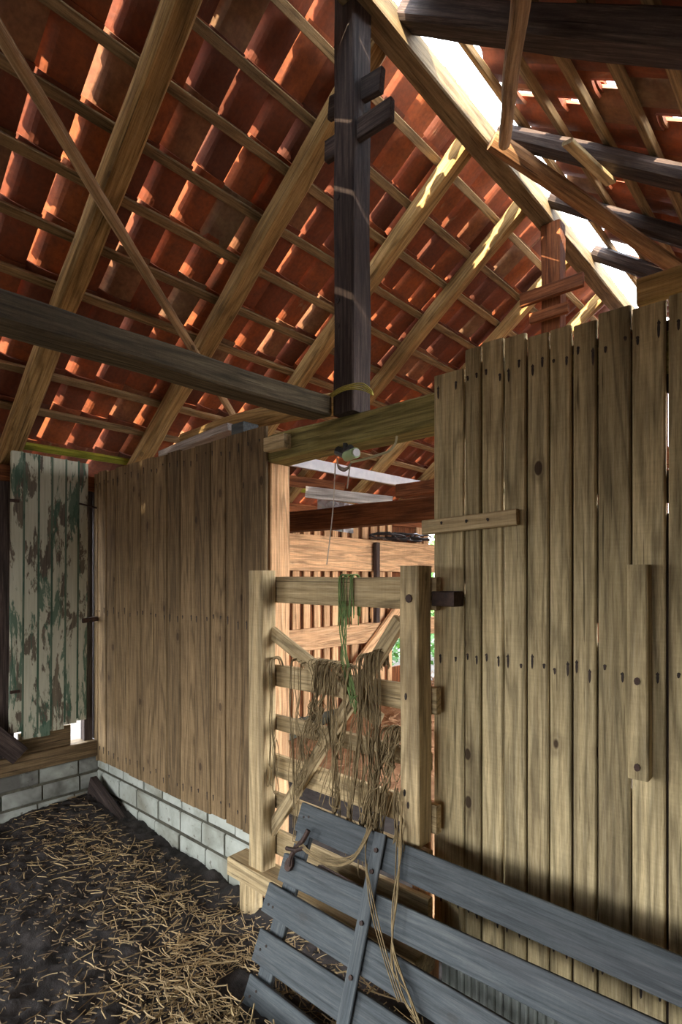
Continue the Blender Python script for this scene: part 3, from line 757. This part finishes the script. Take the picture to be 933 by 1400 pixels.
# rear bay of the left wall
b = MB(); b.box((XL - .05, D + .15, -1.75), (XL + .04, YB, -1.36), M['mortar'], 1)
vplanks(b, 1, XL - .03, D + .14, 5.2, -1.36, .61, .16, M['rust'], gap=-.001)
vplanks(b, 1, XL - .03, 5.62, 5.95, -1.36, .61, .16, M['rust'], gap=-.001)
b.box((XL - .03, 5.2, -.7), (XL - .008, 5.62, .61), M['rust'], 2)
t = D + .2
while t < YB - .1:
    w = U(.07, .12)
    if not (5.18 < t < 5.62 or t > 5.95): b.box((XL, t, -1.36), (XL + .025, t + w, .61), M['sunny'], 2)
    t += w + U(.04, .08)
b.box((XL - .03, 5.18, -1.36), (XL - .005, 5.64, -1.05), M['rust'], 2)
struct(b.build('wall_left_rear'), 'pale vertical boards of the eave wall in the rear bay')
simple('rough_board', 'wide rough-sawn board on edge along the wall of the rear bay', 'board',
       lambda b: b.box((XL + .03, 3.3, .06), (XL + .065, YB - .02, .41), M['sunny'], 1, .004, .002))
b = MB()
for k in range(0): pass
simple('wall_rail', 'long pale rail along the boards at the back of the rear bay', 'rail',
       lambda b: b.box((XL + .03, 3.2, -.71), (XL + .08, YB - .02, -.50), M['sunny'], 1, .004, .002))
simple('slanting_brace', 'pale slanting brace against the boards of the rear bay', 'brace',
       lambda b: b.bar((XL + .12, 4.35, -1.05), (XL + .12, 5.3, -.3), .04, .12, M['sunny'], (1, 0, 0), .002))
simple('dark_strap', 'dark upright post in front of the wide rough-sawn board', 'post',
       lambda b: b.box((XL + .09, 4.80, -.5), (XL + .14, 4.86, .38), M['dark'], 2))
simple('red_beam', 'red-brown squared beam crossing the rear bay behind the gate opening', 'beam',
       lambda b: b.bar((-3.97, 2.6, .37), (.9, 2.6, .375), .10, .13, M['rust'], (0, 1, 0), .004, .006))
simple('rear_tie_beam', 'brown tie beam carrying the far post, end seen above the red-brown beam', 'beam',
       lambda b: b.bar((-2.80, 3.85, .72), (.3, 3.85, .72), .14, .11, M['rust'], (0, 1, 0), .004, .006))
simple('white_plank', 'whitish plank tapering away under the tiles of the rear bay', 'plank',
       lambda b: b.bar((-3.30, 2.9, .93), (-3.30, 5.2, .955), .03, .09, M['white'], (1, 0, 0), .002))
simple('grey_plank', 'rough pale grey plank with a broken end below the whitish plank', 'plank',
       lambda b: b.bar(onY(418, 672, 3.0), onY(536, 686, 3.5), .05, .085, M['greyplank'], (0, 1, 0), .006))
simple('brown_plank', 'dark brown plank behind the rough pale grey plank', 'plank',
       lambda b: b.bar(onY(380, 655, 3.1), onY(470, 668, 3.6), .05, .09, M['rust'], (0, 1, 0), .005))
def f(b):
    vs = []; n = 8
    for j in range(n + 1):
        for i in range(n + 1):
            p = onY(434 + i * 6, 682 + j * 5 + (i * .9), 3.45 + .03 * sin(i * 1.7 + j)); vs.append(p)
    fs = [(j * (n + 1) + i, j * (n + 1) + i + 1, (j + 1) * (n + 1) + i + 1, (j + 1) * (n + 1) + i) for j in range(n) for i in range(n)]
    off = Vector((0, .012, 0)); b.add(vs + [v + off for v in vs], vs + vs, fs + [tuple(q + len(vs) for q in reversed(f_)) for f_ in fs], M['tarp'])
simple('grey_sheet', 'folded grey plastic sheet hanging behind the red-brown beam', 'sheet', f)
def f(b):
    for i in range(9):
        Y0 = U(4.6, 5.2); strand(b, [(XL + .12 + U(-.05, .1), Y0 + k * .13, .43 + .02 * (i % 4) + U(-.012, .012)) for k in range(7)], .012, M['blackp'])
simple('black_hose', 'coil of black hose lying on top of the wide rough-sawn board', 'hose', f)
# far gable, front wall behind the viewer, right walls
def zroof(x): return min(rafL(x), rafR(x)) + .08
b = MB(); vplanks(b, 0, YB, XL, XR, -1.6, lambda x: zroof(x) - (.25 if -1.75 < x < -1.2 else 0), .17, M['rust'], gap=.002)
struct(b.build('wall_far'), 'far plank gable of the barn')
def prism(b, pts, y0, y1, mat):        # upright polygon in X-Z with thickness along Y
    n = len(pts); vs = [(x, y0, z) for x, z in pts] + [(x, y1, z) for x, z in pts]
    b.add(vs, vs, [tuple(range(n)), tuple(range(2 * n - 1, n - 1, -1))] + [(i, i + n, (i + 1) % n + n, (i + 1) % n) for i in range(n)], mat, .5)
b = MB(); dx0, dx1, dz = -2.7, .55, .12
prism(b, [(XL - .2, dz), (XR + .2, dz), (XR + .2, zroof(XR + .2) + .19), (-1.557, zroof(-1.557) + .19), (XL - .2, zroof(XL - .2) + .19)], YF - .06, YF, M['dark'])
prism(b, [(XL, -1.75), (dx0, -1.75), (dx0, dz), (XL, dz)], YF - .06, YF, M['dark']); prism(b, [(dx1, -1.75), (XR, -1.75), (XR, dz), (dx1, dz)], YF - .06, YF, M['dark'])
struct(b.build('wall_front'), 'plank gable with the open barn doorway')
b = MB(); vplanks(b, 1, XR, YF, D + .2, -1.6, .75, .2, M['dark'], gap=.001)
b.box((XR, D + .2, -1.6), (XR + .03, YB, -1.2), M['dark'], 1)
struct(b.build('wall_right_eave'))
# roof over the viewer, closed and out of sight
b = MB()
for sd, xa, xb in (('L', -4.2, -1.55), ('R', 1.2, -1.55)):
    p = [roofp(sd, xa, YF - .3, .215), roofp(sd, xb, YF - .3, .215), roofp(sd, xb, -.45, .215), roofp(sd, xa, -.45, .215)]
    q = [v + NV[sd] * .03 for v in p]
    b.add(p + q, p + q, [(0, 1, 2, 3), (7, 6, 5, 4), (0, 4, 5, 1), (1, 5, 6, 2), (2, 6, 7, 3), (3, 7, 4, 0)], M['tile'], .5)
struct(b.build('ceiling_front'))
# hay and rubbish in the rear bay
def hz(x, y): return GZ + .55 * math.exp(-(((x + 3.0) / .8) ** 2 + ((y - 4.6) / .9) ** 2)) + .03 * noise.noise(Vector((x * 5, y * 5, 1)))
b = MB(); grid(b, -3.9, -1.6, 3.2, 6.1, .06, hz, M['hay'])
def ha():
    return min(-1.7, max(-3.8, random.gauss(-3.0, .5))), min(6., max(3.3, random.gauss(4.6, .6)))
straw(b, 1400, ha, M['hay'], .06, .16, .004, hz, .03, .5)
tag(b.build('hay_pile'), 'reddish dry hay heaped on the floor of the rear bay', 'hay', kind='stuff')
def lump(c, rx, ry, rz, mat):
    def f(b):
        vs = []; n, m = 12, 7; c_ = Vector(c)
        for j in range(m):
            for i in range(n):
                a, e = 2 * pi * i / n, pi * (j + .5) / m; k = 1 + .22 * noise.noise(Vector((cos(a) * 2, sin(a) * 2, e * 2)) + c_)
                vs.append(c_ + Vector((rx * k * cos(a) * sin(e), ry * k * sin(a) * sin(e), rz * k * cos(e))))
        fs = [(j * n + i, j * n + (i + 1) % n, (j + 1) * n + (i + 1) % n, (j + 1) * n + i) for j in range(m - 1) for i in range(n)] + [tuple(range(n - 1, -1, -1)), tuple(range((m - 1) * n, m * n))]
        b.add(vs, vs, fs, M[mat])
    return f
simple('plastic_bag', 'crumpled blue plastic bag on the hay behind the gate', 'bag', lump(onY(513, 950, 4.35), .07, .08, .05, 'blue'), None, True)
simple('plastic_bag', 'crumpled white plastic bag on the hay behind the gate', 'bag', lump(onY(524, 965, 4.25), .14, .1, .05, 'white'), None, True)
# bushes outside the rear bay
def f(b):
    for i in range(4200):
        c = Vector((U(-6.9, -5.6), U(5, 11), U(GZ, .8))); a = Vector((U(-1, 1), U(-1, 1), U(-1, 1))).normalized() * U(.05, .1); d = a.orthogonal().normalized() * U(.03, .05)
        b.add([c - a, c + d, c + a, c - d], [c] * 4, [(0, 1, 2, 3)], M['leaf'])
tag(one('hedge', f, None, None), 'green hedge outside, seen through gaps in the rear wall', 'hedge', kind='stuff')

# ------------------------------------------------------------------ daylight
w = bpy.data.worlds.new('daylight'); sc.world = w; w.use_nodes = True; t = w.node_tree; t.nodes.clear()
o = t.nodes.new('ShaderNodeOutputWorld'); bg = t.nodes.new('ShaderNodeBackground'); t.links.new(bg.outputs[0], o.inputs[0])
tc = N(t, 'TexCoord'); sx = N(t, 'SeparateXYZ'); L(t, tc, 'Generated', sx, 0)
rp = ramp(t, sx, 2, [(0, (.97, .97, 1.)), (.35, (.93, .96, 1.)), (1, (.72, .84, 1.))]); L(t, rp, 0, bg, 0)
bg.inputs[1].default_value = 4.2
def portal(loc, rot, sx_, sy_):
    l = bpy.data.lights.new('portal', 'AREA'); l.shape = 'RECTANGLE'; l.size = sx_; l.size_y = sy_; l.cycles.is_portal = True
    o = bpy.data.objects.new('daylight_portal', l); COL.objects.link(o); o.location = Vector(loc) + Vector((0, 0, EYE)); o.rotation_euler = rot
portal((-1.075, YF - .02, -.75), (pi / 2, 0, 0), 3.25, 1.74)                  # barn doorway behind the viewer
portal((XR + .02, 4.0, -.25), (0, pi / 2, 0), 1.9, 4.4)                # open side of the rear bay
portal((XL - .02, -1.55, -.27), (0, -pi / 2, 0), 1.75, 2.4)           # unseen opening added in the front bay's left wall for more daylight
sun = bpy.data.lights.new('sun', 'SUN'); sun.energy = 9.; sun.angle = .01; sun.color = (1, .84, .62)
so = bpy.data.objects.new('sun', sun); COL.objects.link(so)
sd = Vector((.33, -.85, .41)); so.rotation_euler = sd.to_track_quat('Z', 'Y').to_euler()

sc.view_settings.view_transform = 'Standard'; sc.view_settings.look = 'None'; sc.view_settings.gamma = 1
sc.view_settings.use_curve_mapping = False; sc.view_settings.exposure = 1.85
sc.cycles.max_bounces = 10; sc.cycles.diffuse_bounces = 7; sc.cycles.use_denoising = True
sc.cycles.sample_clamp_indirect = 8; sc.cycles.caustics_reflective = False; sc.cycles.caustics_refractive = False
